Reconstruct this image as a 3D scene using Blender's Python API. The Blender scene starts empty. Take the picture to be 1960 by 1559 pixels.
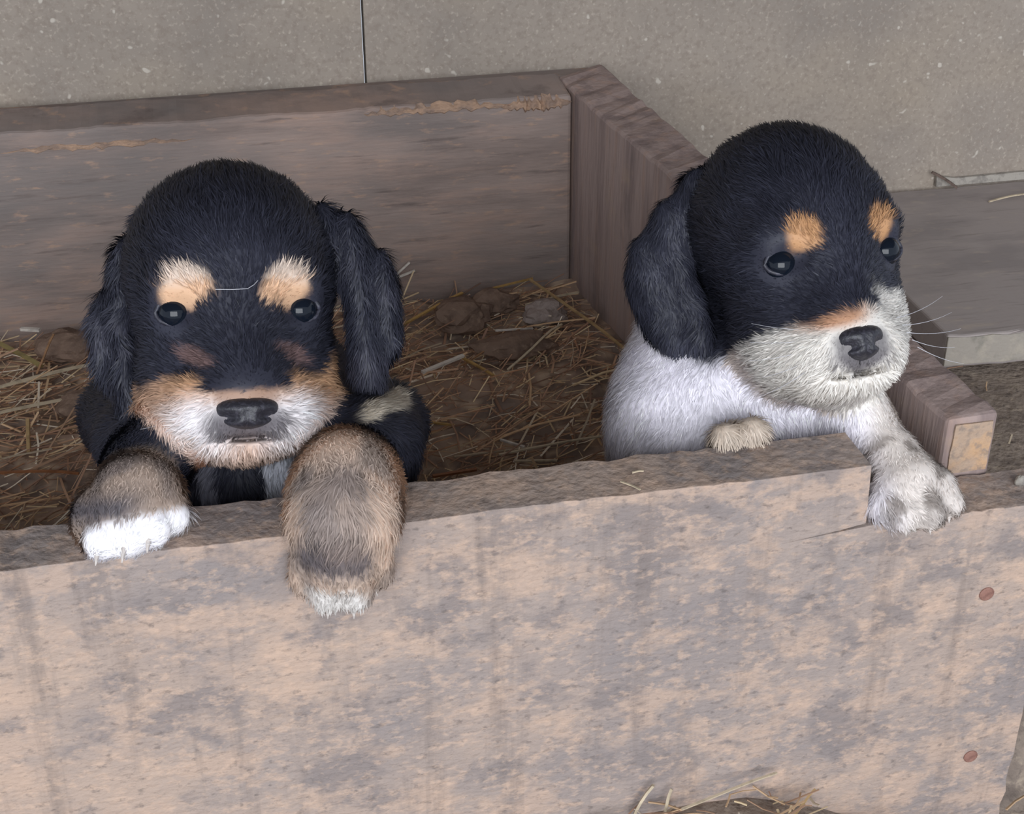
import bpy, bmesh, math, random
import numpy as np
from mathutils import Vector, Matrix

random.seed(7)
RNG = np.random.default_rng(7)
scene = bpy.context.scene
COL = scene.collection

# ------------------------------------------------------------------ camera
FPX, IW, IH = 2800.0, 1960.0, 1559.0
PITCH, YAW = math.radians(30.0), math.radians(12.2)
FWD = np.array([math.sin(YAW) * math.cos(PITCH), math.cos(YAW) * math.cos(PITCH), -math.sin(PITCH)])
RGT = np.array([math.cos(YAW), -math.sin(YAW), 0.0])
UPV = np.cross(RGT, FWD)


def ray(x, y):
    return FWD + RGT * (x - IW / 2) / FPX - UPV * (y - IH / 2) / FPX


CAM = np.array([0.0, 0.0, 0.22]) - ray(980, 975) * 0.68


def P(x, y, d):
    """world point seen at (x, y) at depth d along the optical axis"""
    return CAM + ray(x, y) * d


def on(x, y, axis, val):
    r = ray(x, y)
    return CAM + r * ((val - CAM[axis]) / r[axis])


cam_data = bpy.data.cameras.new('camera')
cam = bpy.data.objects.new('camera', cam_data)
COL.objects.link(cam)
cam_data.sensor_fit = 'HORIZONTAL'
cam_data.sensor_width = 36.0
cam_data.lens = 36.0 * FPX / IW
cam_data.clip_start = 0.02
cam.matrix_world = Matrix((
    (RGT[0], UPV[0], -FWD[0], CAM[0]),
    (RGT[1], UPV[1], -FWD[1], CAM[1]),
    (RGT[2], UPV[2], -FWD[2], CAM[2]),
    (0, 0, 0, 1)))
scene.camera = cam

# ------------------------------------------------------------------ light
world = bpy.data.worlds.new('world')
scene.world = world
world.use_nodes = True
bg = world.node_tree.nodes['Background']
bg.inputs['Color'].default_value = (0.80, 0.88, 1.0, 1)
bg.inputs['Strength'].default_value = 0.95

door = bpy.data.lights.new('doorway_daylight', 'AREA')
door.shape = 'RECTANGLE'
door.size, door.size_y = 4.5, 3.0
door.energy = 298.0
door.color = (0.93, 0.96, 1.0)
door_ob = bpy.data.objects.new('doorway_daylight', door)
COL.objects.link(door_ob)
door_ob.location = (-0.8, -5.0, 1.9)
door_ob.rotation_euler = (Vector((0.1, 0.2, 0.2)) - Vector(door_ob.location)).to_track_quat('-Z', 'Y').to_euler()

scene.view_settings.view_transform = 'Standard'
scene.view_settings.look = 'None'
scene.view_settings.gamma = 1.0
scene.view_settings.use_curve_mapping = False
scene.view_settings.exposure = 0.0


# ------------------------------------------------------------------ helpers
def lin(r, g, b):
    def c(v):
        v /= 255.0
        return v / 12.92 if v <= 0.04045 else ((v + 0.055) / 1.055) ** 2.4
    return np.array([c(r), c(g), c(b)])


def tag(o, label=None, cat=None, group=None, kind=None):
    for k, v in (('label', label), ('category', cat), ('group', group), ('kind', kind)):
        if v:
            o[k] = v
    return o


def empty(name, loc, label=None, cat=None, group=None, kind=None):
    o = bpy.data.objects.new(name, None)
    COL.objects.link(o)
    o.location = loc
    o.empty_display_size = 0.02
    return tag(o, label, cat, group, kind)


def wloc(o):
    v = np.zeros(3)
    while o is not None:
        v = v + np.array(o.location)
        o = o.parent
    return v


def mobj(name, verts, faces, mat, parent=None, origin=None, smooth=False, cols=None):
    """ONE mesh object; verts in world coordinates"""
    base = wloc(parent) if parent is not None else np.zeros(3)
    org = np.array(origin, float) if origin is not None else base
    v = np.asarray(verts, float) - org
    me = bpy.data.meshes.new(name)
    me.from_pydata(v.tolist(), [], [tuple(int(i) for i in f) for f in faces])
    me.update()
    if cols is not None:
        a = me.color_attributes.new('col', 'FLOAT_COLOR', 'POINT')
        c4 = np.ones((len(v), 4), np.float32)
        c4[:, :3] = cols
        a.data.foreach_set('color', c4.ravel())
    if smooth:
        me.polygons.foreach_set('use_smooth', np.ones(len(me.polygons), bool))
    me.materials.append(mat)
    o = bpy.data.objects.new(name, me)
    COL.objects.link(o)
    o.parent = parent
    o.location = org - base
    return o


def material(name):
    m = bpy.data.materials.new(name)
    m.use_nodes = True
    nt = m.node_tree
    b = nt.nodes['Principled BSDF']
    return m, nt, b


def nmat(name, base, layers, rough=0.85, bump=0.25, bump_scale=(300, 300, 300), spec=0.25, bdist=0.0006):
    """procedural surface: base colour, noise layers (colour, scale xyz, detail, lo, hi, strength), fine relief"""
    m, nt, b = material(name)
    N, L = nt.nodes, nt.links
    tc = N.new('ShaderNodeTexCoord')
    cur = N.new('ShaderNodeRGB')
    cur.outputs[0].default_value = (*base, 1)
    out = cur.outputs[0]
    for i, (c, sc, det, lo, hi, st) in enumerate(layers):
        mp = N.new('ShaderNodeMapping')
        mp.inputs['Scale'].default_value = sc
        mp.inputs['Location'].default_value = (i * 3.7, i * 1.3, i * 5.1)
        L.new(tc.outputs['Object'], mp.inputs['Vector'])
        n = N.new('ShaderNodeTexNoise')
        n.inputs['Scale'].default_value = 1.0
        n.inputs['Detail'].default_value = det
        n.inputs['Roughness'].default_value = 0.62
        L.new(mp.outputs[0], n.inputs['Vector'])
        r = N.new('ShaderNodeMapRange')
        r.inputs['From Min'].default_value = lo
        r.inputs['From Max'].default_value = hi
        r.inputs['To Max'].default_value = st
        L.new(n.outputs['Fac'], r.inputs['Value'])
        mx = N.new('ShaderNodeMixRGB')
        mx.inputs['Color2'].default_value = (*c, 1)
        L.new(r.outputs[0], mx.inputs['Fac'])
        L.new(out, mx.inputs['Color1'])
        out = mx.outputs[0]
    L.new(out, b.inputs['Base Color'])
    b.inputs['Roughness'].default_value = rough
    b.inputs['Specular IOR Level'].default_value = spec
    if bump:
        mp = N.new('ShaderNodeMapping')
        mp.inputs['Scale'].default_value = bump_scale
        L.new(tc.outputs['Object'], mp.inputs['Vector'])
        n = N.new('ShaderNodeTexNoise')
        n.inputs['Scale'].default_value = 1.0
        n.inputs['Detail'].default_value = 5
        L.new(mp.outputs[0], n.inputs['Vector'])
        bp = N.new('ShaderNodeBump')
        bp.inputs['Strength'].default_value = bump
        bp.inputs['Distance'].default_value = bdist
        L.new(n.outputs['Fac'], bp.inputs['Height'])
        L.new(bp.outputs[0], b.inputs['Normal'])
    return m


def vcol_mat(name, rough=0.6, spec=0.3, sheen=0.0):
    m, nt, b = material(name)
    a = nt.nodes.new('ShaderNodeAttribute')
    a.attribute_name = 'col'
    nt.links.new(a.outputs['Color'], b.inputs['Base Color'])
    b.inputs['Roughness'].default_value = rough
    b.inputs['Specular IOR Level'].default_value = spec
    if sheen:
        b.inputs['Sheen Weight'].default_value = sheen
        b.inputs['Sheen Roughness'].default_value = 0.5
        b.inputs['Sheen Tint'].default_value = (0.75, 0.82, 1.0, 1)
    return m


def vnoise(p, scale, seed=0):
    """value noise in 0..1 for points (n,3)"""
    q = np.asarray(p) * scale + seed * 17.31
    i = np.floor(q).astype(np.int64)
    f = q - i
    f = f * f * (3 - 2 * f)

    def h(a, b, c):
        n = (a * 374761393 + b * 668265263 + c * 2147483647 + seed * 974711) & 0xffffffff
        n = ((n ^ (n >> 13)) * 1274126177) & 0xffffffff
        return ((n ^ (n >> 16)) & 0xffff) / 65535.0
    r = 0
    for dx in (0, 1):
        for dy in (0, 1):
            for dz in (0, 1):
                w = (f[:, 0] if dx else 1 - f[:, 0]) * (f[:, 1] if dy else 1 - f[:, 1]) * (f[:, 2] if dz else 1 - f[:, 2])
                r = r + w * h(i[:, 0] + dx, i[:, 1] + dy, i[:, 2] + dz)
    return r


def sstep(a, b, x):
    t = np.clip((x - a) / (b - a), 0, 1)
    return t * t * (3 - 2 * t)


def unit(v):
    return v / np.maximum(np.linalg.norm(v, axis=-1, keepdims=True), 1e-9)


def slab(name, front, back, mat, parent=None, bevel=0.0015, origin=None):
    """solid board from two outlines with the same number of points"""
    n = len(front)
    v = list(front) + list(back)
    f = [tuple(range(n)), tuple(range(2 * n - 1, n - 1, -1))]
    f += [(i, n + i, n + (i + 1) % n, (i + 1) % n) for i in range(n)]
    bm = bmesh.new()
    bv = [bm.verts.new(p) for p in v]
    for q in f:
        bm.faces.new([bv[i] for i in q])
    bmesh.ops.recalc_face_normals(bm, faces=bm.faces)
    bm.verts.index_update()
    vv = [tuple(x.co) for x in bm.verts]
    ff = [[x.index for x in q.verts] for q in bm.faces]
    bm.free()
    o = mobj(name, vv, ff, mat, parent, origin)
    if bevel:
        md = o.modifiers.new('bevel', 'BEVEL')
        md.width = bevel
        md.segments = 2
        md.limit_method = 'ANGLE'
        md.angle_limit = math.radians(50)
    return o


def stalk_geo(a, b, r, bend=0.0, seg=1, flat=1.0):
    """a straw stalk: four-sided tube from a to b, open ends capped"""
    a, b = np.array(a, float), np.array(b, float)
    d = unit(b - a)
    s = unit(np.cross(d, [0.13, 0.21, 0.97]))
    t = np.cross(s, d)
    vs, fs = [], []
    for k in range(seg + 1):
        u = k / seg
        c = a + (b - a) * u + t * (bend * 4 * u * (1 - u)) + s * (0.6 * bend * math.sin(u * 5))
        for q in range(4):
            an = q * math.pi / 2 + 0.5
            vs.append(c + s * (r * math.cos(an)) + t * (r * flat * math.sin(an)))
    for k in range(seg):
        for q in range(4):
            fs.append((k * 4 + q, k * 4 + (q + 1) % 4, k * 4 + 4 + (q + 1) % 4, k * 4 + 4 + q))
    fs.append((3, 2, 1, 0))
    e = seg * 4
    fs.append((e, e + 1, e + 2, e + 3))
    return vs, fs


# ------------------------------------------------------------------ materials
M_WALL = nmat('particle_board', lin(158, 147, 136), [
    (lin(138, 129, 121), (7, 7, 7), 3, 0.40, 0.62, 0.7),
    (lin(166, 152, 135), (4, 4, 6), 3, 0.50, 0.70, 0.6),
    (lin(138, 126, 116), (210, 210, 210), 3, 0.48, 0.66, 0.6),
    (lin(194, 182, 168), (260, 260, 260), 2, 0.56, 0.74, 0.55),
    (lin(214, 206, 194), (110, 110, 110), 1, 0.72, 0.78, 0.6),
    (lin(108, 98, 92), (60, 60, 60), 2, 0.76, 0.80, 0.6)],
    rough=0.9, bump=0.15, bump_scale=(400, 400, 400))
M_FRONT = nmat('weathered_front_wood', lin(166, 151, 143), [
    (lin(144, 135, 133), (6, 6, 9), 6, 0.40, 0.58, 0.9),
    (lin(186, 163, 147), (6, 6, 8), 9, 0.46, 0.62, 0.75),
    (lin(196, 169, 150), (30, 30, 45), 10, 0.48, 0.58, 0.6),
    (lin(136, 127, 125), (20, 20, 26), 10, 0.52, 0.60, 0.8),
    (lin(126, 115, 110), (55, 55, 5), 6, 0.53, 0.68, 0.55),
    (lin(210, 180, 158), (140, 140, 230), 6, 0.52, 0.66, 0.5),
    (lin(104, 96, 93), (170, 170, 270), 5, 0.57, 0.70, 0.55)],
    rough=0.92, bump=0.8, bump_scale=(180, 180, 320), bdist=0.0018)
M_BACK = nmat('brown_back_wood', lin(156, 139, 131), [
    (lin(128, 114, 108), (5, 5, 26), 6, 0.42, 0.60, 0.85),
    (lin(168, 144, 132), (10, 10, 60), 6, 0.50, 0.64, 0.7),
    (lin(122, 116, 114), (4, 4, 7), 3, 0.48, 0.64, 0.75),
    (lin(104, 92, 88), (14, 14, 150), 5, 0.58, 0.70, 0.7),
    (lin(184, 152, 130), (45, 45, 170), 6, 0.57, 0.68, 0.6)],
    rough=0.9, bump=0.5, bump_scale=(60, 60, 400), bdist=0.0015)
M_SIDE = nmat('streaked_side_wood', lin(164, 145, 139), [
    (lin(132, 116, 113), (50, 50, 5), 5, 0.45, 0.62, 0.85),
    (lin(170, 144, 132), (90, 90, 8), 5, 0.52, 0.66, 0.7),
    (lin(172, 150, 132), (25, 25, 25), 5, 0.58, 0.70, 0.5),
    (lin(110, 100, 98), (10, 10, 10), 4, 0.52, 0.68, 0.7)],
    rough=0.9, bump=0.5, bump_scale=(260, 260, 40), bdist=0.0015)
M_CHEW = nmat('chewed_fresh_wood', lin(174, 144, 122), [
    (lin(140, 120, 108), (60, 60, 90), 5, 0.42, 0.6, 0.9),
    (lin(190, 156, 130), (110, 60, 160), 5, 0.55, 0.7, 0.6)], bump=0.8, bump_scale=(200, 200, 300), bdist=0.002)
M_PLANK = nmat('grey_plank_wood', lin(164, 154, 150), [
    (lin(142, 134, 132), (8, 20, 20), 4, 0.45, 0.62, 0.7),
    (lin(180, 166, 154), (30, 70, 70), 4, 0.58, 0.70, 0.6),
    (lin(128, 120, 116), (15, 200, 200), 3, 0.58, 0.70, 0.5)], bump=0.3, bump_scale=(60, 250, 250))
M_DIRT = nmat('packed_dirt', lin(146, 132, 120), [
    (lin(114, 102, 94), (40, 40, 40), 6, 0.45, 0.62, 0.9),
    (lin(172, 156, 138), (120, 120, 120), 4, 0.55, 0.68, 0.7),
    (lin(92, 82, 76), (200, 200, 200), 3, 0.58, 0.7, 0.8)], bump=0.9, bump_scale=(150, 150, 150), bdist=0.003)
M_CLOD = nmat('dried_mud', lin(134, 112, 98), [
    (lin(104, 86, 76), (60, 60, 60), 5, 0.45, 0.62, 0.8),
    (lin(160, 138, 120), (150, 150, 150), 4, 0.56, 0.7, 0.6)], bump=0.8, bump_scale=(200, 200, 200), bdist=0.002)
M_CLOD_PALE = nmat('pale_mud', lin(164, 150, 144), [
    (lin(128, 116, 110), (80, 80, 80), 5, 0.48, 0.62, 0.8)], bump=0.8, bump_scale=(200, 200, 200), bdist=0.002)
M_NAIL = nmat('rusty_nail', lin(150, 112, 100), [(lin(120, 86, 78), (300, 300, 300), 3, 0.45, 0.6, 0.7)], rough=0.7, bump=0.2)
M_TWIG = nmat('dark_twig', lin(112, 96, 88), [(lin(84, 72, 66), (200, 200, 200), 3, 0.45, 0.6, 0.8)], bump=0.4)
M_BED = vcol_mat('straw_and_litter', rough=0.8, spec=0.2)
M_FUR = vcol_mat('puppy_fur', rough=0.55, spec=0.35)


def straw_mat(name, c):
    return nmat(name, lin(*c), [(lin(*[int(x * 0.78) for x in c]), (120, 120, 120), 3, 0.48, 0.66, 0.7)], rough=0.6, bump=0.2, spec=0.35)


M_STRAW = {
    'white': straw_mat('straw_white', (222, 214, 204)),
    'pale': straw_mat('straw_pale', (204, 188, 162)),
    'tan': straw_mat('straw_tan', (190, 160, 116)),
    'gold': straw_mat('straw_gold', (186, 150, 92)),
    'brown': straw_mat('straw_brown', (156, 118, 86)),
    'rust': straw_mat('straw_rust', (160, 106, 70)),
    'green': straw_mat('straw_green', (162, 146, 98)),
}
m, nt, b = material('eye_gloss')
b.inputs['Base Color'].default_value = (0.006, 0.009, 0.016, 1)
b.inputs['Roughness'].default_value = 0.06
b.inputs['Specular IOR Level'].default_value = 0.3
M_EYE = m
M_LID = nmat('eyelid_skin', lin(48, 48, 58), [(lin(80, 80, 94), (300, 300, 300), 2, 0.5, 0.65, 0.6)], rough=0.45, bump=0.2, spec=0.5)
M_NOSE = nmat('nose_leather', lin(42, 41, 48), [(lin(70, 68, 78), (500, 500, 500), 2, 0.5, 0.65, 0.6)], rough=0.42, bump=0.6, bump_scale=(700, 700, 700), spec=0.5)
M_CLAW = nmat('pale_claw', lin(205, 196, 190), [(lin(150, 140, 136), (300, 300, 300), 2, 0.5, 0.65, 0.5)], rough=0.5, bump=0)
M_WHISK = nmat('pale_whisker', lin(215, 215, 222), [(lin(190, 190, 200), (300, 300, 300), 2, 0.5, 0.65, 0.5)], rough=0.5, bump=0)

# ------------------------------------------------------------------ structure: wall, floor
WALL_Y = 0.672
wall = empty('wall_back', (0.0, WALL_Y, 0.0), kind='structure')
JX = 0.017


def panel(x0, x1, y0, y1, z0, z1, jig=0.0):
    xs = np.linspace(x0, x1, 60)
    low = [(x, y0, z0 + random.uniform(-jig, jig)) for x in xs]
    fr = low + [(x1, y0, z1), (x0, y0, z1)]
    bk = [(x, y1, z) for (x, _, z) in fr]
    return slab('panel', fr, bk, M_WALL, wall, 0.0008)


panel(-1.9, JX - 0.0011, WALL_Y, WALL_Y + 0.018, -0.02, 0.9)
panel(JX + 0.0011, 1.5, WALL_Y + 0.0006, WALL_Y + 0.0186, 0.07, 0.9, 0.002)
# pale chipped lower edge of the wall where it meets the grey plank
xs = np.linspace(0.565, 1.4, 40)
fr = [(x, WALL_Y - 0.006, 0.0765) for x in xs] + [(x, WALL_Y - 0.004, 0.0835 + 0.0035 * math.sin(x * 70) * random.random()) for x in xs[::-1]]
bk = [(x, WALL_Y + 0.0002, z) for (x, _, z) in fr]
M_CHIP = nmat('pale_chipped_edge', lin(164, 157, 148), [(lin(126, 120, 114), (90, 90, 90), 4, 0.48, 0.62, 0.8)], bump=0.6, bdist=0.002)
slab('chipped_edge', fr, bk, M_CHIP, wall, 0.0006)

M_ADDED_ROOF = nmat('added_roof_wood', lin(120, 112, 104), [(lin(96, 88, 82), (6, 60, 60), 4, 0.45, 0.62, 0.8)], bump=0.3)
fr = [(-1.9, -0.75, 1.02), (1.5, -0.75, 1.02), (1.5, -0.75, 1.045), (-1.9, -0.75, 1.045)]
bk = [(x, 0.70, z - 0.12) for (x, _, z) in fr]
tag(slab('added_shade_roof', fr, bk, M_ADDED_ROOF, None, 0.0), kind='structure')  # unseen roof, added to keep sky light off heads and board tops

nx, ny = 190, 130
gx = np.linspace(-1.9, 1.5, nx)
gy = np.linspace(-1.2, 0.70, ny)
GX, GY = np.meshgrid(gx, gy, indexing='ij')
pts = np.stack([GX.ravel(), GY.ravel(), np.zeros(GX.size)], 1)
fz = 0.046 * sstep(0.01, 0.06, pts[:, 1]) * sstep(0.24, 0.27, pts[:, 0]) + 0.006 * (vnoise(pts, 22, 3) - 0.5) + 0.004 * (vnoise(pts, 70, 4) - 0.5)
heap = np.exp(-((pts[:, 1] + 0.02) / 0.05) ** 2) * (0.016 * np.exp(-((pts[:, 0] - 0.10) / 0.10) ** 2))
pts[:, 2] = fz + heap - 0.004 - 0.04 * sstep(0.12, 0.26, pts[:, 0]) * (1 - sstep(0.0, 0.03, pts[:, 1]))
idx = np.arange(nx * ny).reshape(nx, ny)
fc = np.stack([idx[:-1, :-1], idx[1:, :-1], idx[1:, 1:], idx[:-1, 1:]], -1).reshape(-1, 4)
tag(mobj('floor', pts, fc, M_DIRT, smooth=True), kind='structure')

# ------------------------------------------------------------------ the whelping box
TOP = 0.22
box = empty('whelping_box', (0.0, 0.0, 0.0), 'weathered open wooden whelping box with notched front board', 'box')


def top_line(x0, x1, y, z, n, jy, jz, wav=0.0):
    out = []
    for i in range(n):
        u = i / (n - 1)
        x = x0 + (x1 - x0) * u
        e = 0 if i in (0, n - 1) else 1
        out.append((x, y + e * random.uniform(-jy, jy), z + e * (random.uniform(-jz, jz) + wav * math.sin(x * 37 + 1))))
    return out


NX, NZ, RX = 0.1795, 0.185, 0.294
fr_top = top_line(-0.62, NX, 0.0, TOP, 110, 0.0, 0.0005, 0.0004)
fr_notch = [(NX + 0.0015, 0, NZ + 0.0005), (NX - 0.012, 0, NZ - 0.0018), (NX - 0.036, 0, NZ - 0.0048), (NX - 0.012, 0, NZ - 0.0027), (NX + 0.004, 0, NZ - 0.0012)]
fr_low = top_line(NX + 0.01, RX, 0.0, NZ - 0.001, 22, 0.0, 0.0007)
fr_side = [(RX + random.uniform(-0.0012, 0.0012), 0, z) for z in np.linspace(NZ - 0.01, -0.05, 24)]
fr_end = [(RX, 0, -0.06), (-0.62, 0, -0.06)]
front_outline = fr_top + fr_notch + fr_low + fr_side + fr_end
TH = 0.0325
back_outline = []
for i, (x, y, z) in enumerate(front_outline):
    dz = random.uniform(-0.0008, 0.0008) if i < 100 else 0
    back_outline.append((x, TH + (random.uniform(-0.0007, 0.0007) if i < 100 else 0), z + dz))
fb = slab('front_board', front_outline, back_outline, M_FRONT, box, 0.0022)
# raised weathered rim along the front top edge
for (x, z) in ((0.2561, 0.1298), (0.2668, 0.0128)):
    v, f = [], []
    n = 18
    for k, (rr, yy) in enumerate(((0.0042, 0.0006), (0.0042, -0.0006), (0.0034, -0.0011))):
        for i in range(n):
            a = 2 * math.pi * i / n
            v.append((x + rr * math.cos(a), yy, z + rr * math.sin(a)))
    for k in range(2):
        for i in range(n):
            f.append((k * n + i, k * n + (i + 1) % n, (k + 1) * n + (i + 1) % n, (k + 1) * n + i))
    v.append((x, -0.0010, z))
    for i in range(n):
        f.append((2 * n + i, 2 * n + (i + 1) % n, 3 * n))
    tag(mobj('nail', v, f, M_NAIL, fb, origin=(x, 0, z)), 'round rusty nail head')

# back board with chewed top edge
xs = np.linspace(-0.62, 0.180, 130)
prof = TOP + 0.0006 * np.sin(xs * 61) + np.array([random.uniform(-0.0005, 0.0005) for _ in xs])
fr = [(x, 0.596, z - 0.003) for x, z in zip(xs, prof)] + [(0.182, 0.596, -0.01), (-0.62, 0.596, -0.01)]
bk = [(x, 0.648, z + 0.001) for x, z in zip(xs, prof)] + [(0.19, 0.648, -0.01), (-0.62, 0.648, -0.01)]
bb = slab('back_board', fr, bk, M_BACK, box, 0.003)
# strip behind the back board (thin batten against the wall)
fr = [(-0.62, 0.6495, 0.2135), (0.215, 0.6495, 0.2165), (0.215, 0.6495, 0.0), (-0.62, 0.6495, 0.0)]
bk = [(x, 0.6705, z) for (x, _, z) in fr]
slab('batten', fr, bk, M_BACK, box, 0.002)
# gnawed lip: splintered fresh wood along the top front edge of the back board
for (x0, x1, zc, hh, pr) in ((0.005, 0.128, 0.2125, 0.0055, 0.0020), (0.120, 0.1795, 0.2105, 0.0075, 0.0036), (-0.28, -0.13, 0.2020, 0.0045, 0.0012)):
    n = 34
    xs = np.linspace(x0, x1, n)
    v, f = [], []
    for i, x in enumerate(xs):
        t = math.sin(math.pi * (i + 0.2) / (n - 0.6)) ** 0.45
        h = hh * t * random.uniform(0.55, 1.25)
        z0 = zc + random.uniform(-0.0012, 0.0012)
        y = 0.596 - pr * t * random.uniform(0.5, 1.2)
        v += [(x, 0.5985, z0 + h), (x, y, z0 + h * 0.5), (x, y + 0.0005, z0 - h * 0.4), (x, 0.5985, z0 - h)]
    for i in range(n - 1):
        for k in range(4):
            f.append((i * 4 + k, i * 4 + (k + 1) % 4, i * 4 + 4 + (k + 1) % 4, i * 4 + 4 + k))
    f += [(0, 1, 2, 3), (n * 4 - 1, n * 4 - 2, n * 4 - 3, n * 4 - 4)]
    tag(mobj('gnawed_edge', v, f, M_CHEW, bb), 'gnawed strip of paler fresh wood')

# side board, running from the back corner towards the front, end grain in the notch
n = 60
ins, outs = [], []
for i in range(n):
    u = i / (n - 1)
    yi = 0.0345 + (0.640 - 0.0345) * u
    xi = 0.2375 + (0.1785 - 0.2375) * u
    yo = 0.0345 + (0.668 - 0.0345) * u
    xo = 0.2660 + (0.2240 - 0.2660) * u
    e = 0 if i in (0, n - 1) else 1
    ins.append((xi, yi, TOP - 0.001 + e * random.uniform(-0.0013, 0.0013)))
    outs.append((xo, yo, TOP + e * random.uniform(-0.0013, 0.0013)))
fr = ins + [(0.1785, 0.640, -0.01), (0.2375, 0.0345, -0.01)]
bk = outs + [(0.2240, 0.668, -0.01), (0.2660, 0.0345, -0.01)]
sb = slab('side_board', fr, bk, M_SIDE, box, 0.0025)
fr = [(-0.6205, 0.0340, 0.219), (-0.6205, 0.5950, 0.219), (-0.6205, 0.5950, -0.01), (-0.6205, 0.0340, -0.01)]
bk = [(-0.5920, y, z) for (_, y, z) in fr]
slab('side_board', fr, bk, M_SIDE, box, 0.0025)
# pale end grain of the side board, seen through the notch of the front board
ez = np.linspace(0.186, 0.2155, 8)
v, f = [], []
for z in ez:
    for x in np.linspace(0.2415, 0.2630, 6):
        v.append((x + random.uniform(-0.0005, 0.0005), 0.0338 - random.uniform(0.0002, 0.0009), z))
for i in range(7):
    for j in range(5):
        f.append((i * 6 + j, i * 6 + j + 1, i * 6 + 7 + j, i * 6 + 6 + j))
M_END = nmat('end_grain', lin(176, 152, 132), [(lin(196, 158, 122), (50, 50, 50), 3, 0.45, 0.6, 0.8), (lin(140, 126, 116), (200, 200, 200), 3, 0.5, 0.65, 0.7)], bump=0.6, bdist=0.002)
eg = mobj('end_grain', v, f, M_END, sb)
sol = eg.modifiers.new('solid', 'SOLIDIFY')
sol.thickness = 0.001
tag(eg, 'pale orange end grain of side board')

def uv_sphere_simple(c, r, nu=12, nv=8):
    v, f = [], []
    for j in range(nv + 1):
        th = math.pi * j / nv
        for i in range(nu):
            ph = 2 * math.pi * i / nu
            k = 1 + 0.12 * math.sin(3 * ph + th * 2)
            v.append(np.array(c) + k * np.array([r[0] * math.sin(th) * math.cos(ph), r[1] * math.sin(th) * math.sin(ph), r[2] * math.cos(th)]))
    for j in range(nv):
        for i in range(nu):
            f.append((j * nu + i, (j + 1) * nu + i, (j + 1) * nu + (i + 1) % nu, j * nu + (i + 1) % nu))
    return v, f


# ------------------------------------------------------------------ plank outside the box
xs = np.linspace(0.431, 1.3, 70)
fr = [(x, 0.374 + random.uniform(-0.0008, 0.0008) - 0.05 * (x - 0.431), 0.0755 + random.uniform(-0.0006, 0.0006)) for x in xs]
fr += [(1.3, 0.331, 0.047)] + [(x, 0.374 - 0.05 * (x - 0.431), 0.0465 + random.uniform(-0.0006, 0.0006)) for x in xs[::-1][1:]]
bk = [(x, 0.6655, z) for (x, y, z) in fr]
pl = slab('wooden_plank', fr, bk, M_PLANK, None, 0.002, origin=(0.86, 0.5, 0.0465))
tag(pl, 'wide grey wooden plank lying outside the box along the wall', 'plank')
fr = [(x, 0.3735 - 0.05 * (x - 0.431) - 0.0006, 0.0735 + random.uniform(-0.0008, 0.0008)) for x in xs] + [(x, 0.3735 - 0.05 * (x - 0.431) - 0.0006, 0.049 + random.uniform(-0.001, 0.001)) for x in xs[::-1]]
bk = [(x, y + 0.003, z) for (x, y, z) in fr]
M_PEDGE = nmat('plank_edge', lin(160, 152, 142), [(lin(118, 116, 106), (26, 26, 26), 4, 0.48, 0.60, 0.8), (lin(176, 166, 152), (60, 60, 60), 4, 0.52, 0.66, 0.6)], bump=0.4, bdist=0.002)
tag(slab('sawn_edge', fr, bk, M_PEDGE, pl, 0.0005), 'paler sawn front edge of plank')

# ------------------------------------------------------------------ bedding: litter bed with chopped straw (uncountable)
BX0, BX1, BY0, BY1 = -0.591, 0.236, 0.034, 0.594


def bed_h(p):
    q = np.asarray(p, float).reshape(-1, 3).copy()
    q[:, 2] = 0
    return 0.040 + 0.022 * (vnoise(q, 9, 11) - 0.35) + 0.010 * (vnoise(q, 28, 12) - 0.5) + 0.005 * (vnoise(q, 90, 13) - 0.5)


nx, ny = 190, 130
gx = np.linspace(BX0, BX1, nx)
gy = np.linspace(BY0, BY1, ny)
GX, GY = np.meshgrid(gx, gy, indexing='ij')
lim = 0.2365 + (0.1800 - 0.2365) * (GY - 0.0345) / 0.60
GX = BX0 + (GX - BX0) * (lim - BX0) / (BX1 - BX0)
bp = np.stack([GX.ravel(), GY.ravel(), np.zeros(GX.size)], 1)
bp[:, 2] = bed_h(bp)
idx = np.arange(nx * ny).reshape(nx, ny)
fc = np.stack([idx[:-1, :-1], idx[1:, :-1], idx[1:, 1:], idx[:-1, 1:]], -1).reshape(-1, 4).tolist()
c0, c1, c2 = lin(170, 146, 130), lin(136, 119, 109), lin(192, 168, 146)
t1, t2 = sstep(0.35, 0.65, vnoise(bp, 60, 21))[:, None], sstep(0.5, 0.75, vnoise(bp, 130, 22))[:, None]
bc = c0 * (1 - t1) + c1 * t1
bc = bc * (1 - t2) + c2 * t2
verts, faces, cols = [bp], fc, [bc]
off = len(bp)
PAL = [lin(172, 140, 116), lin(156, 123, 102), lin(190, 160, 128), lin(204, 182, 148), lin(222, 210, 192), lin(136, 108, 92), lin(184, 168, 146), lin(168, 128, 100)]
PW = np.array([0.2, 0.18, 0.16, 0.13, 0.07, 0.14, 0.07, 0.05])
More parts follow.
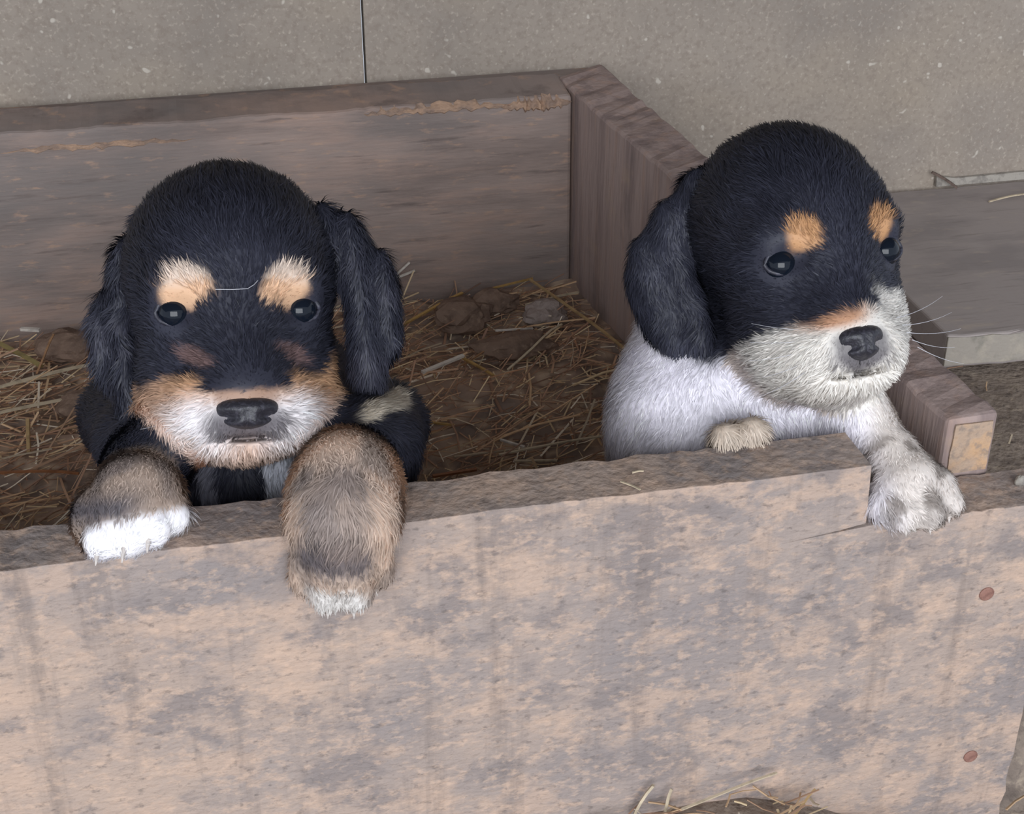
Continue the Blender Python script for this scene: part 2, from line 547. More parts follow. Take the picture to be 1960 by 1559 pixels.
for i in range(9000):
    x, y = random.uniform(BX0 + 0.02, 0.232), random.uniform(0.04, 0.588)
    lx = 0.2335 + (0.177 - 0.2335) * (y - 0.0345) / 0.60
    if x > lx:
        continue
    big = random.random() < 0.13
    ln = random.uniform(0.03, 0.075) if big else random.uniform(0.008, 0.034)
    r = random.uniform(0.0006, 0.0013) if big else random.uniform(0.0003, 0.0008)
    an = random.gauss(0.30, 0.75)
    el = random.gauss(0.05, 0.22)
    h = float(bed_h([[x, y, 0]])[0]) if False else 0.0
    d = np.array([math.cos(an) * math.cos(el), math.sin(an) * math.cos(el), math.sin(el)]) * ln
    a = np.array([x, y, h])
    bq = a + d
    if bq[1] > 0.592 or bq[1] < 0.036 or bq[0] > 0.2335 + (0.177 - 0.2335) * (bq[1] - 0.0345) / 0.60 - 0.002:
        continue
    vs, fs = stalk_geo(a, bq, r, random.uniform(-0.002, 0.003), 2 if ln > 0.02 else 1, 0.6)
    verts.append(np.array(vs))
    faces += [tuple(k + off for k in q) for q in fs]
    off += len(vs)
    c = PAL[int(np.searchsorted(np.cumsum(PW), random.random() * 0.999))] * random.uniform(1.05, 1.6)
    cols.append(np.tile(c, (len(vs), 1)))
# lift every stalk onto the litter surface
nb = len(bp)
allv = np.concatenate(verts)
st = np.array([len(v) for v in verts[1:]])
cen = np.array([v.mean(0) for v in verts[1:]])
hh = bed_h(cen) + 0.001 + 0.006 * RNG.random(len(cen))
allv[nb:, 2] += np.repeat(hh, st)
tag(mobj('straw_bedding', allv, faces, M_BED, origin=(0, 0.3, 0.03), cols=np.concatenate(cols)),
    'brown litter and chopped straw covering the floor of the box', 'bedding', kind='stuff')

# ------------------------------------------------------------------ loose stalks that can be told apart
STALKS = [
    # name, (px0), (px1), height above litter at each end, radius, colour, bend, label
    ('straw', (751, 533), (784, 502), .020, .034, .0016, 'white', 0, 'short white straw piece slanting up beside the left puppy\'s ear'),
    ('straw', (752, 535), (794, 518), .018, .024, .0016, 'white', 0, 'short white straw piece lying nearly flat beside the left puppy\'s ear'),
    ('straw', (768, 624), (886, 561), .012, .016, .0017, 'gold', .001, 'long golden straw sloping up right of the left puppy\'s ear'),
    ('straw', (1014, 535), (1192, 667), .020, .012, .0016, 'tan', .002, 'longest tan straw slanting down towards the right puppy\'s neck'),
    ('straw', (930, 555), (1020, 533), .014, .020, .0014, 'gold', 0, 'golden straw end meeting the long tan straw by the back board'),
    ('straw', (1006, 584), (1108, 560), .012, .014, .0014, 'pale', .001, 'pale yellow straw crossing the long tan straw near the back corner'),
    ('straw', (948, 633), (1020, 629), .012, .012, .0013, 'white', 0, 'thin white straw lying level beside the mud lumps'),
    ('straw', (972, 708), (1080, 622), .012, .016, .0013, 'pale', .004, 'pale curved straw rising to the right in the middle of the bedding'),
    ('straw', (808, 713), (887, 681), .014, .016, .0023, 'white', 0, 'thick white straw piece right of the left puppy\'s ear'),
    ('straw', (884, 700), (1008, 624), .010, .012, .0010, 'brown', .001, 'thin brown stem between thick white straw and curved pale straw'),
    ('straw', (878, 682), (944, 720), .012, .010, .0016, 'gold', .001, 'bent golden straw touching the thick white straw piece'),
    ('straw', (795, 805), (868, 814), .012, .012, .0014, 'gold', 0, 'short golden straw beside the left puppy\'s shoulder'),
    ('straw', (955, 871), (1152, 836), .014, .018, .0012, 'pale', .001, 'long pale straw just behind the front board towards the right puppy'),
    ('straw', (984, 883), (1066, 882), .013, .013, .0015, 'pale', 0, 'short pale straw lying against the front board\'s inner edge'),
    ('straw', (958, 842), (1004, 856), .014, .014, .0014, 'white', 0, 'short white straw above the front board\'s inner edge'),
    ('straw', (828, 912), (912, 899), .012, .012, .0018, 'rust', 0, 'rusty brown straw against the front board beside left puppy\'s elbow'),
    ('straw', (-30, 750), (192, 696), .012, .014, .0018, 'pale', .002, 'long pale straw left of the left puppy, the upper of two'),
    ('straw', (-30, 797), (224, 751), .012, .014, .0017, 'pale', .002, 'long pale straw left of the left puppy, the lower of two'),
    ('straw', (40, 630), (76, 632), .018, .018, .0026, 'white', 0, 'short white straw stub at the foot of the back board'),
    ('straw', (-6, 655), (78, 702), .014, .010, .0024, 'green', .001, 'flat greenish straw leaf at the left edge of the picture'),
    ('straw', (70, 716), (104, 640), .008, .030, .0012, 'brown', .001, 'brown stem standing upright between the pale straws on the left'),
    ('straw', (53, 803), (55, 866), .016, .010, .0017, 'tan', 0, 'short tan straw pointing towards the front board on the left'),
    ('straw', (-10, 906), (150, 908), .012, .012, .0014, 'rust', .002, 'reddish stem lying behind the left puppy\'s white paw'),
]
for (nm, p0, p1, h0, h1, r, c, bd, lab) in STALKS:
    a = on(p0[0], p0[1], 2, 0.046 + h0)
    bq = on(p1[0], p1[1], 2, 0.046 + h1)
    for q in (a, bq):
        if q[1] > 0.590:
            k = (0.590 - CAM[1]) / (q[1] - CAM[1])
            q[:] = CAM + (q - CAM) * k
        q[2] = max(q[2], 0.047)
    vs, fs = stalk_geo(a, bq, r, bd, 5, 0.7)
    o = mobj(nm, vs, fs, M_STRAW[c], origin=(a + bq) / 2)
    tag(o, lab, 'straw', 'loose straw stalks on the bedding')

GROUND = [
    (on(1212, 1566, 2, 0.014), on(1250, 1505, 1, -0.006), .0015, 'pale', 'thick pale straw leaning on the foot of the front board'),
    (on(1268, 1572, 2, 0.014), on(1287, 1512, 1, -0.006), .0011, 'pale', 'thin upright pale straw leaning on the foot of the front board'),
    (on(1305, 1550, 1, -0.02), on(1488, 1481, 1, -0.006), .0010, 'pale', 'long thin straw lying across the foot of the front board'),
    (on(1520, 1562, 1, -0.012), on(1562, 1512, 1, -0.006), .0009, 'tan', 'short tan stem standing against the lower middle of the front board'),
]
for (a, bq, r, c, lab) in GROUND:
    vs, fs = stalk_geo(a, bq, r, 0.001, 4, 0.7)
    tag(mobj('straw', vs, fs, M_STRAW[c], origin=(a + bq) / 2), lab, 'straw', 'loose straw at the foot of the front board')
a, bq = on(1893, 386, 2, 0.0772), on(1975, 372, 2, 0.0775)
vs, fs = stalk_geo(a, bq, .0013, 0.002, 5, 0.7)
tag(mobj('straw', vs, fs, M_STRAW['pale'], origin=(a + bq) / 2), 'single pale straw lying on the grey plank outside', 'straw')
a, bq = on(1784, 330, 1, 0.664), on(1832, 360, 1, 0.655)
bq[2] = max(bq[2], 0.0775)
vs, fs = stalk_geo(a, bq, .0020, 0.001, 4, 0.8)
tag(mobj('twig', vs, fs, M_TWIG, origin=(a + bq) / 2), 'small dark twig leaning where wall meets grey plank', 'twig')
for (x0, y0, x1, y1, lab) in ((1210, 905, 1232, 902, 'tiny pale straw bit on the front board\'s top'), (1188, 922, 1225, 938, 'tiny curved pale straw on the front board\'s top edge')):
    a, bq = on(x0, y0, 2, TOP + 0.0016), on(x1, y1, 2, TOP + 0.0016)
    vs, fs = stalk_geo(a, bq, .0006, 0.0004, 3, 0.8)
    tag(mobj('straw', vs, fs, M_STRAW['pale'], origin=(a + bq) / 2), lab, 'straw')

vs_all, fs_all, cc, off = [], [], [], 0
for i in range(420):
    if i < 220:
        x, y, z = random.uniform(-0.05, 0.26), random.uniform(-0.07, -0.004), 0.006
        z = 0.004 + 0.014 * math.exp(-((x - 0.10) / 0.10) ** 2) - 0.04 * float(sstep(0.12, 0.26, np.array(x)))
    elif i < 330:
        x, y, z = random.uniform(0.30, 0.45), random.uniform(-0.20, 0.02), -0.034
    else:
        x, y, z = random.uniform(0.275, 0.60), random.uniform(0.07, 0.36), 0.048
    an, ln = random.uniform(0, 6.3), random.uniform(0.006, 0.03)
    a = np.array([x, y, z + random.uniform(0, 0.004)])
    bq = a + ln * np.array([math.cos(an), 0.6 * math.sin(an), random.uniform(-0.1, 0.25)])
    if a[1] < 0 and bq[1] > -0.002:
        bq[1] = -0.002
    vs, fs = stalk_geo(a, bq, random.uniform(0.0004, 0.0009), random.uniform(-.001, .002), 2, 0.6)
    vs_all += vs
    fs_all += [tuple(k + off for k in q) for q in fs]
    off += len(vs)
    cc += [PAL[random.choice((0, 1, 2, 3, 4, 6))]] * len(vs)
tag(mobj('straw_litter', vs_all, fs_all, M_BED, origin=(0.2, -0.03, 0.0), cols=np.array(cc)),
    'scattered straw bits on the ground outside the wooden box', 'litter', kind='stuff')

pc = on(1953, 921, 2, NZ + 0.002)
v, f = uv_sphere_simple(pc, (0.0034, 0.0024, 0.0030))
tag(mobj('pebble', v, f, M_CHIP, origin=pc, smooth=True), 'tiny pale pebble on the right end of the front board', 'pebble')


def clod(px, py, r, mat, label, seed, sq=(1.3, 1.0, 0.7), zlift=0.0):
    c = on(px, py, 2, 0.05 + r * 0.35)
    bm = bmesh.new()
    bmesh.ops.create_icosphere(bm, subdivisions=3, radius=1.0)
    v = np.array([x.co[:] for x in bm.verts])
    f = [[q.index for q in x.verts] for x in bm.faces]
    bm.free()
    k = 0.55 + 0.65 * vnoise(v, 1.6, seed) + 0.30 * vnoise(v, 3.7, seed + 1) + 0.12 * vnoise(v, 9.0, seed + 2)
    v = v * k[:, None] * r * np.array(sq)
    o = mobj('dirt_clod', v + c, f, mat, origin=c)
    tag(o, label, 'dirt clod', 'dirt clods in the bedding')


clod(885, 602, 0.017, M_CLOD, 'largest brown dirt clod at the foot of the back board', 31)
clod(952, 580, 0.014, M_CLOD, 'brown dirt clod between the largest clod and the pale clod', 37)
clod(1045, 600, 0.013, M_CLOD_PALE, 'pale grey dirt clod near the back corner of the box', 41)
clod(985, 662, 0.016, M_CLOD, 'flat brown dirt clod in front of the other clods', 47, (1.9, 1.0, 0.55))
clod(130, 660, 0.016, M_CLOD, 'brown dirt clod beside the left puppy\'s hanging ear', 53)
clod(170, 775, 0.015, M_CLOD, 'dark dirt clod under the pale straws left of the left puppy', 59, (1.6, 1.0, 0.6))


# ------------------------------------------------------------------ puppies: implicit body surface -> continuous mesh
def sd_ell(p, c, r, rot=None):
    q = p - np.asarray(c)
    if rot is not None:
        q = q @ rot
    r = np.asarray(r, float)
    k0 = np.sqrt((q / r * (q / r)).sum(-1))
    k1 = np.sqrt((q / (r * r) * (q / (r * r))).sum(-1))
    return np.where(k1 > 1e-9, k0 * (k0 - 1) / np.maximum(k1, 1e-9), -r.min())


def sd_cap(p, a, b, ra, rb):
    a, b = np.asarray(a, float), np.asarray(b, float)
    ab = b - a
    t = np.clip(((p - a) @ ab) / (ab @ ab), 0, 1)
    q = p - a - t[..., None] * ab
    return np.sqrt((q * q).sum(-1)) - (ra + (rb - ra) * t)


def smin(a, b, k):
    h = np.maximum(k - np.abs(a - b), 0) / k
    return np.minimum(a, b) - h * h * k * 0.25


def smax(a, b, k):
    return -smin(-a, -b, k)


def eval_prims(p, prims):
    d = np.full(p.shape[0], 1e3)
    for q in prims:
        if q[0] == 'e':
            d = smin(d, sd_ell(p, q[1], q[2], q[4] if len(q) > 4 else None), q[3])
        elif q[0] == 'c':
            d = smin(d, sd_cap(p, q[1], q[2], q[3], q[4]), q[5])
        elif q[0] == '-':
            d = smax(d, -sd_ell(p, q[1], q[2]), q[3])
    return d


def surface_nets(fn, lo, hi, h):
    lo, hi = np.array(lo), np.array(hi)
    n = np.ceil((hi - lo) / h).astype(int) + 1
    ax = [lo[i] + h * np.arange(n[i]) for i in range(3)]
    G = np.stack(np.meshgrid(*ax, indexing='ij'), -1).reshape(-1, 3)
    V = np.concatenate([fn(G[i:i + 400000]) for i in range(0, len(G), 400000)]).reshape(n)
    S = V < 0
    nx_, ny_, nz_ = n - 1
    cnt = np.zeros((nx_, ny_, nz_))
    pos = np.zeros((nx_, ny_, nz_, 3))
    cor = [(i, j, k) for i in (0, 1) for j in (0, 1) for k in (0, 1)]
    sl = lambda A, c: A[c[0]:c[0] + nx_, c[1]:c[1] + ny_, c[2]:c[2] + nz_]
    for a in range(3):
        for c in cor:
            if c[a]:
                continue
            e = list(c)
            e[a] = 1
            va, vb = sl(V, c), sl(V, e)
            x = (sl(S, c) != sl(S, e))
            t = np.where(x, va / np.where(va == vb, 1, va - vb), 0)
            cnt += x
            for q in range(3):
                pos[..., q] += np.where(x, (c[q] + t) if q == a else c[q], 0)
    act = cnt > 0
    ids = -np.ones(act.shape, int)
    ids[act] = np.arange(act.sum())
    ijk = np.argwhere(act)
    verts = lo + h * (ijk + pos[act] / cnt[act][:, None])
    faces = []
    for a in range(3):
        b_, c_ = (a + 1) % 3, (a + 2) % 3
        s0 = [slice(None)] * 3
        s1 = [slice(None)] * 3
        s0[a], s1[a] = slice(0, -1), slice(1, None)
        A, B = S[tuple(s0)], S[tuple(s1)]
        w = np.argwhere(A != B)
        w = w[(w[:, b_] > 0) & (w[:, c_] > 0) & (w[:, b_] < n[b_] - 1) & (w[:, c_] < n[c_] - 1)]
        inside = A[tuple(w.T)]

        def cell(db, dc):
            q = w.copy()
            q[:, b_] -= db
            q[:, c_] -= dc
            return ids[tuple(q.T)]
        quad = np.stack([cell(1, 1), cell(0, 1), cell(0, 0), cell(1, 0)], 1)
        quad[~inside] = quad[~inside][:, ::-1]
        faces.append(quad)
    faces = np.concatenate(faces)
    faces = faces[(faces >= 0).all(1)]
    for _ in range(2):
        g, d = grad(fn, verts)
        verts = verts - np.clip(d, -h, h)[:, None] * g
    g, d = grad(fn, verts)
    return verts, faces, g


def grad(fn, p, e=0.0006):
    d = fn(p)
    g = np.stack([fn(p + np.eye(3)[i] * e) - fn(p - np.eye(3)[i] * e) for i in range(3)], 1)
    return unit(g), d


def add_fur(verts, faces, nrm, count, colfn, combfn, lenfn, densfn, width=0.00032, lift=0.35):
    """tapering hairs rooted on the surface; returns joined geometry, colours and normals"""
    tri = np.concatenate([faces[:, [0, 1, 2]], faces[:, [0, 2, 3]]])
    A, B, C = verts[tri[:, 0]], verts[tri[:, 1]], verts[tri[:, 2]]
    ar = np.linalg.norm(np.cross(B - A, C - A), axis=1) * densfn((A + B + C) / 3)
    ch = RNG.choice(len(tri), count, p=ar / ar.sum())
    u, v = RNG.random(count), RNG.random(count)
    fl = u + v > 1
    u[fl], v[fl] = 1 - u[fl], 1 - v[fl]
    r = A[ch] + u[:, None] * (B - A)[ch] + v[:, None] * (C - A)[ch]
    w = 1 - u - v
    n = unit(w[:, None] * nrm[tri[ch, 0]] + u[:, None] * nrm[tri[ch, 1]] + v[:, None] * nrm[tri[ch, 2]])
    comb = combfn(r, n)
    comb = unit(comb - (comb * n).sum(1, keepdims=True) * n + 1e-6)
    side = np.cross(n, comb)
    # coherent clumping of direction plus random jitter
    an = (vnoise(r, 90, 5) - 0.5) * 1.3 + RNG.normal(0, 0.22, count)
    comb = comb * np.cos(an)[:, None] + side * np.sin(an)[:, None]
    side = np.cross(n, comb)
    L = lenfn(r) * RNG.uniform(0.6, 1.2, count)
    lf = lift * RNG.uniform(0.6, 1.5, count) * (0.7 + 0.6 * vnoise(r, 140, 6))
    d1 = unit(comb + n * (lf * 1.5)[:, None])
    d2 = unit(comb + n * (lf * 0.5)[:, None])
    r = r - n * 0.0004
    mid = r + d1 * (L * 0.5)[:, None]
    tip = mid + d2 * (L * 0.5)[:, None]
    wd = width * RNG.uniform(0.7, 1.4, count)
    hv = np.stack([r - side * wd[:, None], r + side * wd[:, None], mid + side * (wd * 0.8)[:, None], mid - side * (wd * 0.8)[:, None], tip], 1)
    base = len(verts)
    k = base + 5 * np.arange(count)
    q = np.stack([k + 3, k + 2, k + 1, k], 1)
    t = np.stack([k + 4, k + 2, k + 3], 1)
    hc = colfn(r, n) * RNG.uniform(0.78, 1.2, count)[:, None]
    nn = unit(n + 0.30 * d1 + RNG.normal(0, 0.16, (count, 3)))
    V = np.concatenate([verts, hv.reshape(-1, 3)])
    N = np.concatenate([nrm, np.repeat(nn, 5, 0)])
    Cc = np.concatenate([colfn(verts, nrm), np.repeat(hc, 5, 0)])
    F = faces.tolist() + q.tolist() + t.tolist()
    return V, F, N, np.clip(Cc, 0, 1)


def furry(name, fn, lo, hi, h, count, colfn, combfn, lenfn, densfn, parent, width=0.00032, lift=0.35):
    v, f, n = surface_nets(fn, lo, hi, h)
    V, F, N, Cc = add_fur(v, f, n, count, colfn, combfn, lenfn, densfn, width, lift)
    o = mobj(name, V, F, M_FUR, parent, cols=Cc, smooth=True)
    o.data.normals_split_custom_set_from_vertices(N.tolist())
    return o


def head_frame(yaw, pitch, roll):
    """columns: head x (dog's left), y (forwards), z (up) in world space; camera-facing when all angles are 0"""
    ex, ey, ez = RGT.copy(), -FWD.copy(), UPV.copy()
    c, s = math.cos(yaw), math.sin(yaw)
    ex, ey = c * ex - s * ey, c * ey + s * ex
    c, s = math.cos(pitch), math.sin(pitch)
    ey, ez = c * ey + s * ez, c * ez - s * ey
    c, s = math.cos(roll), math.sin(roll)
    B = np.stack([RGT, -FWD, UPV], 1)
    Rr = np.array([[c, 0, -s], [0, 1, 0], [s, 0, c]])
    M = np.stack([ex, ey, ez], 1)
    return B @ Rr @ B.T @ M


HEAD = [  # cm, head frame: x left of dog, y forwards, z up
    ('e', (0, -0.8, 0.1), (5.0, 5.6, 4.9), 0.5),
    ('e', (0, 1.2, -1.2), (4.6, 3.9, 3.6), 1.5),
    ('e', (0, 1.4, -4.6), (4.3, 3.3, 3.9), 2.0),
    ('e', (-2.5, 1.3, -6.2), (2.15, 2.8, 2.9), 1.2),
    ('e', (2.5, 1.3, -6.2), (2.15, 2.8, 2.9), 1.2),
    ('e', (0, 3.0, -7.2), (3.9, 2.9, 2.4), 1.6),
    ('c', (0, 3.4, -2.6), (0, 5.2, -6.4), 1.5, 1.35, 1.6),
    ('e', (-1.75, 4.2, -7.6), (1.9, 2.1, 1.75), 0.8),
    ('e', (1.75, 4.2, -7.6), (1.9, 2.1, 1.75), 0.8),
    ('e', (0, 3.2, -9.0), (2.0, 2.1, 0.9), 0.7),
    ('e', (-2.4, 3.5, -1.3), (1.5, 1.0, 1.1), 1.0),
    ('e', (2.4, 3.5, -1.3), (1.5, 1.0, 1.1), 1.0),
    ('-', (0, 5.9, -8.75), (1.9, 1.1, 0.16), 0.25),
    ('-', (0, 6.6, -8.1), (0.12, 0.8, 0.6), 0.2),
    ('-', (-2.95, 5.05, -2.65), (0.85, 1.08, 0.62), 0.6),
    ('-', (2.95, 5.05, -2.65), (0.85, 1.08, 0.62), 0.6),
]


def uv_sphere(c, r, rot, nu=24, nv=16, shape=None):
    v, f = [], []
    for j in range(nv + 1):
        th = math.pi * j / nv
        for i in range(nu):
            ph = 2 * math.pi * i / nu
            q = np.array([math.sin(th) * math.cos(ph), math.sin(th) * math.sin(ph), math.cos(th)])
            if shape:
                q = shape(q)
            v.append(np.array(c) + rot @ (q * np.array(r)))
    for j in range(nv):
        for i in range(nu):
            f.append((j * nu + i, (j + 1) * nu + i, (j + 1) * nu + (i + 1) % nu, j * nu + (i + 1) % nu))
    return v, f


def tube(path, rad, n=6):
    path = np.array(path, float)
    m_ = len(path)
    v, f = [], []
    for i, p in enumerate(path):
        d = unit(path[min(i + 1, m_ - 1)] - path[max(i - 1, 0)])
        s = unit(np.cross(d, [0.31, 0.52, 0.79]))
        t = np.cross(d, s)
        r = rad[i] if hasattr(rad, '__len__') else rad
        for k in range(n):
            a = 2 * math.pi * k / n
            v.append(p + s * (r * math.cos(a)) + t * (r * math.sin(a)))
    for i in range(m_ - 1):
        for k in range(n):
            f.append((i * n + k, i * n + (k + 1) % n, (i + 1) * n + (k + 1) % n, (i + 1) * n + k))
    f += [tuple(range(n))[::-1], tuple(range((m_ - 1) * n, m_ * n))]
    return v, f


BLACK = lin(47, 48, 60)
TAN = lin(222, 172, 128)
CREAM = lin(226, 206, 190)
WHITE = lin(232, 228, 230)
GREY = lin(120, 112, 110)
DARK = lin(70, 68, 76)
BROWN = lin(150, 112, 90)


def mixc(a, b, t):
    return a * (1 - t[:, None]) + b * t[:, None]


def blob(x, z, cx, cz, rx, rz, ang=0.0, soft=0.35):
    c, s = math.cos(ang), math.sin(ang)
    dx, dz = x - cx, z - cz
    q = np.sqrt(((c * dx + s * dz) / rx) ** 2 + ((-s * dx + c * dz) / rz) ** 2)
    return 1 - sstep(1 - soft, 1 + soft, q)


def face_parts(root, O, M, eyes, nose_c, nose_r, S=1.0, lid_mat=M_LID):
    W = lambda q: O + M @ (np.asarray(q, float) * S / 100.0)
    for (x, y, z, r) in eyes:
        v, f = uv_sphere(W((x, y, z)), (r * S / 100,) * 3, M)
        e = mobj('eye', v, f, M_EYE, root, origin=W((x, y, z)), smooth=True)
        tag(e, 'dark shiny eye')
        ring = []
        for i in range(25):
            a = 2 * math.pi * i / 24
            ring.append(W((x + 1.02 * r * math.cos(a) * 1.05, y + r * 0.50 - 0.25 * r * abs(math.cos(a)) ** 2, z + 0.72 * r * math.sin(a))))
        v, f = tube(ring, 0.0011, 7)
        mobj('eyelid', v, f, lid_mat, e, smooth=True, origin=W((x, y, z)))
    # nose: broad leather pad with two nostrils
    c = W(nose_c)

    def shp(q):
        q = q.copy()
        q[0] *= 1.0 + 0.25 * q[2]
        q[2] = math.copysign(abs(q[2]) ** 0.8, q[2])
        for sx in (-1, 1):
            d = (q[0] - sx * 0.62) ** 2 / 0.09 + (q[2] + 0.25) ** 2 / 0.07
            if q[1] > 0:
                q[1] -= 0.55 * math.exp(-d)
        q[1] -= 0.25 * math.exp(-(q[0] / 0.10) ** 2) * (1 if q[2] < 0.2 else 0.3)
        return q
    v, f = uv_sphere(c, nose_r, M, 40, 28, shp)
    tag(mobj('nose', v, f, M_NOSE, root, origin=c, smooth=True), 'dark leathery nose')
    return W


def claw(root, a, b_):
    a, b_ = np.array(a, float), np.array(b_, float)
    path = [a + (b_ - a) * t for t in (0, .35, .7, 1)]
    v, f = tube(path, [0.0014, 0.0012, 0.0008, 0.0002], 7)
    mobj('claw', v, f, M_CLAW, root, origin=a, smooth=True)


def whiskers(root, W, specs):
    for (p0, p1, sag) in specs:
        p0, p1 = np.array(p0, float), np.array(p1, float)
        path = [W(p0 + (p1 - p0) * t + np.array([0, 0, sag * 4 * t * (1 - t)])) for t in np.linspace(0, 1, 7)]
        v, f = tube(path, np.linspace(0.00016, 0.00005, 7), 4)
        mobj('whisker', v, f, M_WHISK, root, origin=path[0])


# ================================================================== puppy A (black and tan, left)
def build_a():
    O = P(441, 505, 0.735)
    M = head_frame(math.radians(15), 0.0, math.radians(2.5))
    base = np.array([O[0], 0.20, 0.045])
    root = empty('puppy', base, 'black and tan puppy facing the camera, both front paws on the board', 'puppy', 'puppies in the whelping box')
    A = [P(700, 850, .716), P(668, 920, .672), P(656, 995, .648), P(655, 1065, .653)]
    Bp = [P(262, 850, .730), P(275, 900, .690), P(262, 955, .661), P(243, 992, .650)]
    toesA = [(P(592, 1070, .652), P(588, 1105, .662), .0085), (P(630, 1085, .646), P(628, 1133, .662), .0088),
             (P(672, 1085, .646), P(678, 1133, .662), .0088), (P(712, 1065, .652), P(722, 1092, .664), .0082)]
    toesB = [(P(205, 990, .648), P(195, 1034, .640), .0088), (P(245, 985, .645), P(245, 1028, .640), .0090),
             (P(285, 975, .648), P(292, 1010, .644), .0088), (P(315, 960, .655), P(328, 988, .652), .0082)]
    chest = P(470, 900, .790)
    hip = np.array([-0.10, 0.33, 0.115])
    body = [
        ('e', chest, (.048, .045, .055), .01),
        ('c', P(470, 760, .81), chest, .047, .046, .02),
        ('c', chest + [0, 0.02, -0.01], hip, .055, .056, .03),
        ('c', P(735, 815, .770), A[0], .023, .018, .02),
        ('e', P(752, 862, .735), (.013, .016, .021), .012),
        ('c', A[0], A[1], .0155, .0175, .02),
        ('c', A[1], A[2], .0175, .0190, .02),
        ('c', A[2], A[3], .0190, .0165, .02),
        ('e', P(660, 965, .664), (.015, .020, .030), .02),
        ('c', P(240, 800, .790), Bp[0], .024, .018, .02),
        ('c', Bp[0], Bp[1], .017, .0165, .012),
        ('c', Bp[1], Bp[2], .0165, .018, .01),
        ('c', Bp[2], Bp[3], .018, .0175, .01),
        ('e', P(172, 1000, .653), (.008, .012, .012), .008),
        # hind legs behind the board
        ('c', hip + [-.035, .0, -.01], hip + [-.055, -.04, -.045], .030, .018, .02),
        ('c', hip + [.035, .0, -.01], hip + [.055, -.04, -.045], .030, .018, .02),
        ('c', hip + [-.055, -.04, -.045], hip + [-.055, -.10, -.058], .015, .012, .01),
        ('c', hip + [.055, -.04, -.045], hip + [.055, -.10, -.058], .015, .012, .01),
        ('c', hip + [0, .04, .01], hip + [.02, .12, -.02], .014, .005, .02),
    ]
    for a, b_, r in toesA + toesB:
        body.append(('c', a, b_, r * 1.02, r, .0032))

    def fn(p):
        d = eval_prims(p, body)
        q = (p - O) @ M * 100
        return smin(d, eval_prims(q, HEAD) / 100, 0.018)

    def arm_t(p, J):
        best, tt = np.full(len(p), 9.), np.zeros(len(p))
        for i in range(len(J) - 1):
            a, b_ = J[i], J[i + 1]
            ab = b_ - a
            t = np.clip(((p - a) @ ab) / (ab @ ab), 0, 1 if i < len(J) - 2 else 2.5)
            dd = np.linalg.norm(p - a - t[:, None] * ab, axis=1)
            m_ = dd < best
            best[m_], tt[m_] = dd[m_], i + t[m_]
        return best, tt

    Oc = O

    def col(p, n):
        q = (p - Oc) @ M * 100
        x, y, z = q[:, 0], q[:, 1], q[:, 2]
        jig = (vnoise(p, 160, 8) - 0.5) * 0.7
        c = np.tile(BLACK, (len(p), 1)) * (0.85 + 0.4 * vnoise(p, 45, 9))[:, None]
        front = sstep(-0.5, 0.8, y)
        # tan brows
        for sx in (-1, 1):
            b1 = blob(x * sx + jig * 0.5, z + jig * 0.5, 2.45 if sx < 0 else 2.15, -1.62, 1.22, 0.95, 0.5 if sx > 0 else -0.25, 0.22) * front
            pale = sstep(-1.8, -0.8, z)
            c = mixc(c, mixc(np.tile(TAN, (len(p), 1)), CREAM, np.clip(pale + 0.25, 0, 1)), b1)
        # muzzle and cheeks
        side_lim = -5.9 + 0.9 * sstep(3.4, 4.4, x) - 0.3 * sstep(3.0, 4.2, -x)
        mz = 1 - sstep(side_lim - 0.35, side_lim + 0.35, z + jig * 0.8)
        bridge = (1 - sstep(1.7, 2.2, np.abs(x) + jig * 0.6 + 0.10 * (z + 6.0))) * sstep(-6.65, -6.35, z + jig * 0.3)
        ish = 1 - sstep(-.004, .001, eval_prims(q, HEAD) / 100 - eval_prims(p, body))
        mz = mz * (1 - bridge) * sstep(-0.6, 0.6, y) * ish
        tan_m = mixc(np.tile(TAN, (len(p), 1)), lin(236, 210, 196), sstep(-6.3, -7.6, z) * 0.65 + 0.10)
        wt = blob(np.abs(x), z, 1.9, -8.0, 1.5, 1.2, 0.5, 0.6)
        tan_m = mixc(tan_m, lin(245, 240, 242), np.clip(wt * 0.95, 0, 1))
        cheek = sstep(2.6, 3.9, -x) * sstep(-8.2, -6.2, z)
        tan_m = mixc(tan_m, lin(168, 138, 124), cheek * 0.55)
        nb = (1 - sstep(1.2, 1.9, np.abs(x))) * sstep(-7.4, -6.9, z)
        tan_m = mixc(tan_m, lin(150, 120, 104), nb * 0.8)
        mouth = (1 - sstep(0.15, 0.45, np.abs(z + 8.45 - 0.25 * np.abs(x)))) * (1 - sstep(1.6, 2.2, np.abs(x)))
        tan_m = mixc(tan_m, lin(96, 88, 92), mouth * 0.6 * sstep(4.0, 5.0, y))
        pad = blob(x, z, 0, -7.75, 1.75, 1.2, 0, 0.25) * sstep(4.2, 5.0, y) * sstep(-6.9, -7.6, z)
        tan_m = mixc(tan_m, lin(84, 80, 86), pad * 0.85)
        c = mixc(c, tan_m, mz)
        for sx, cx_ in ((-1, 2.1), (1, 2.3)):
            s_ = blob(x * sx, z, cx_, -4.85, 0.85, 0.42, -0.5 if sx > 0 else 0.5, 0.4) * front
            c = mixc(c, lin(142, 112, 106), s_ * 0.6)
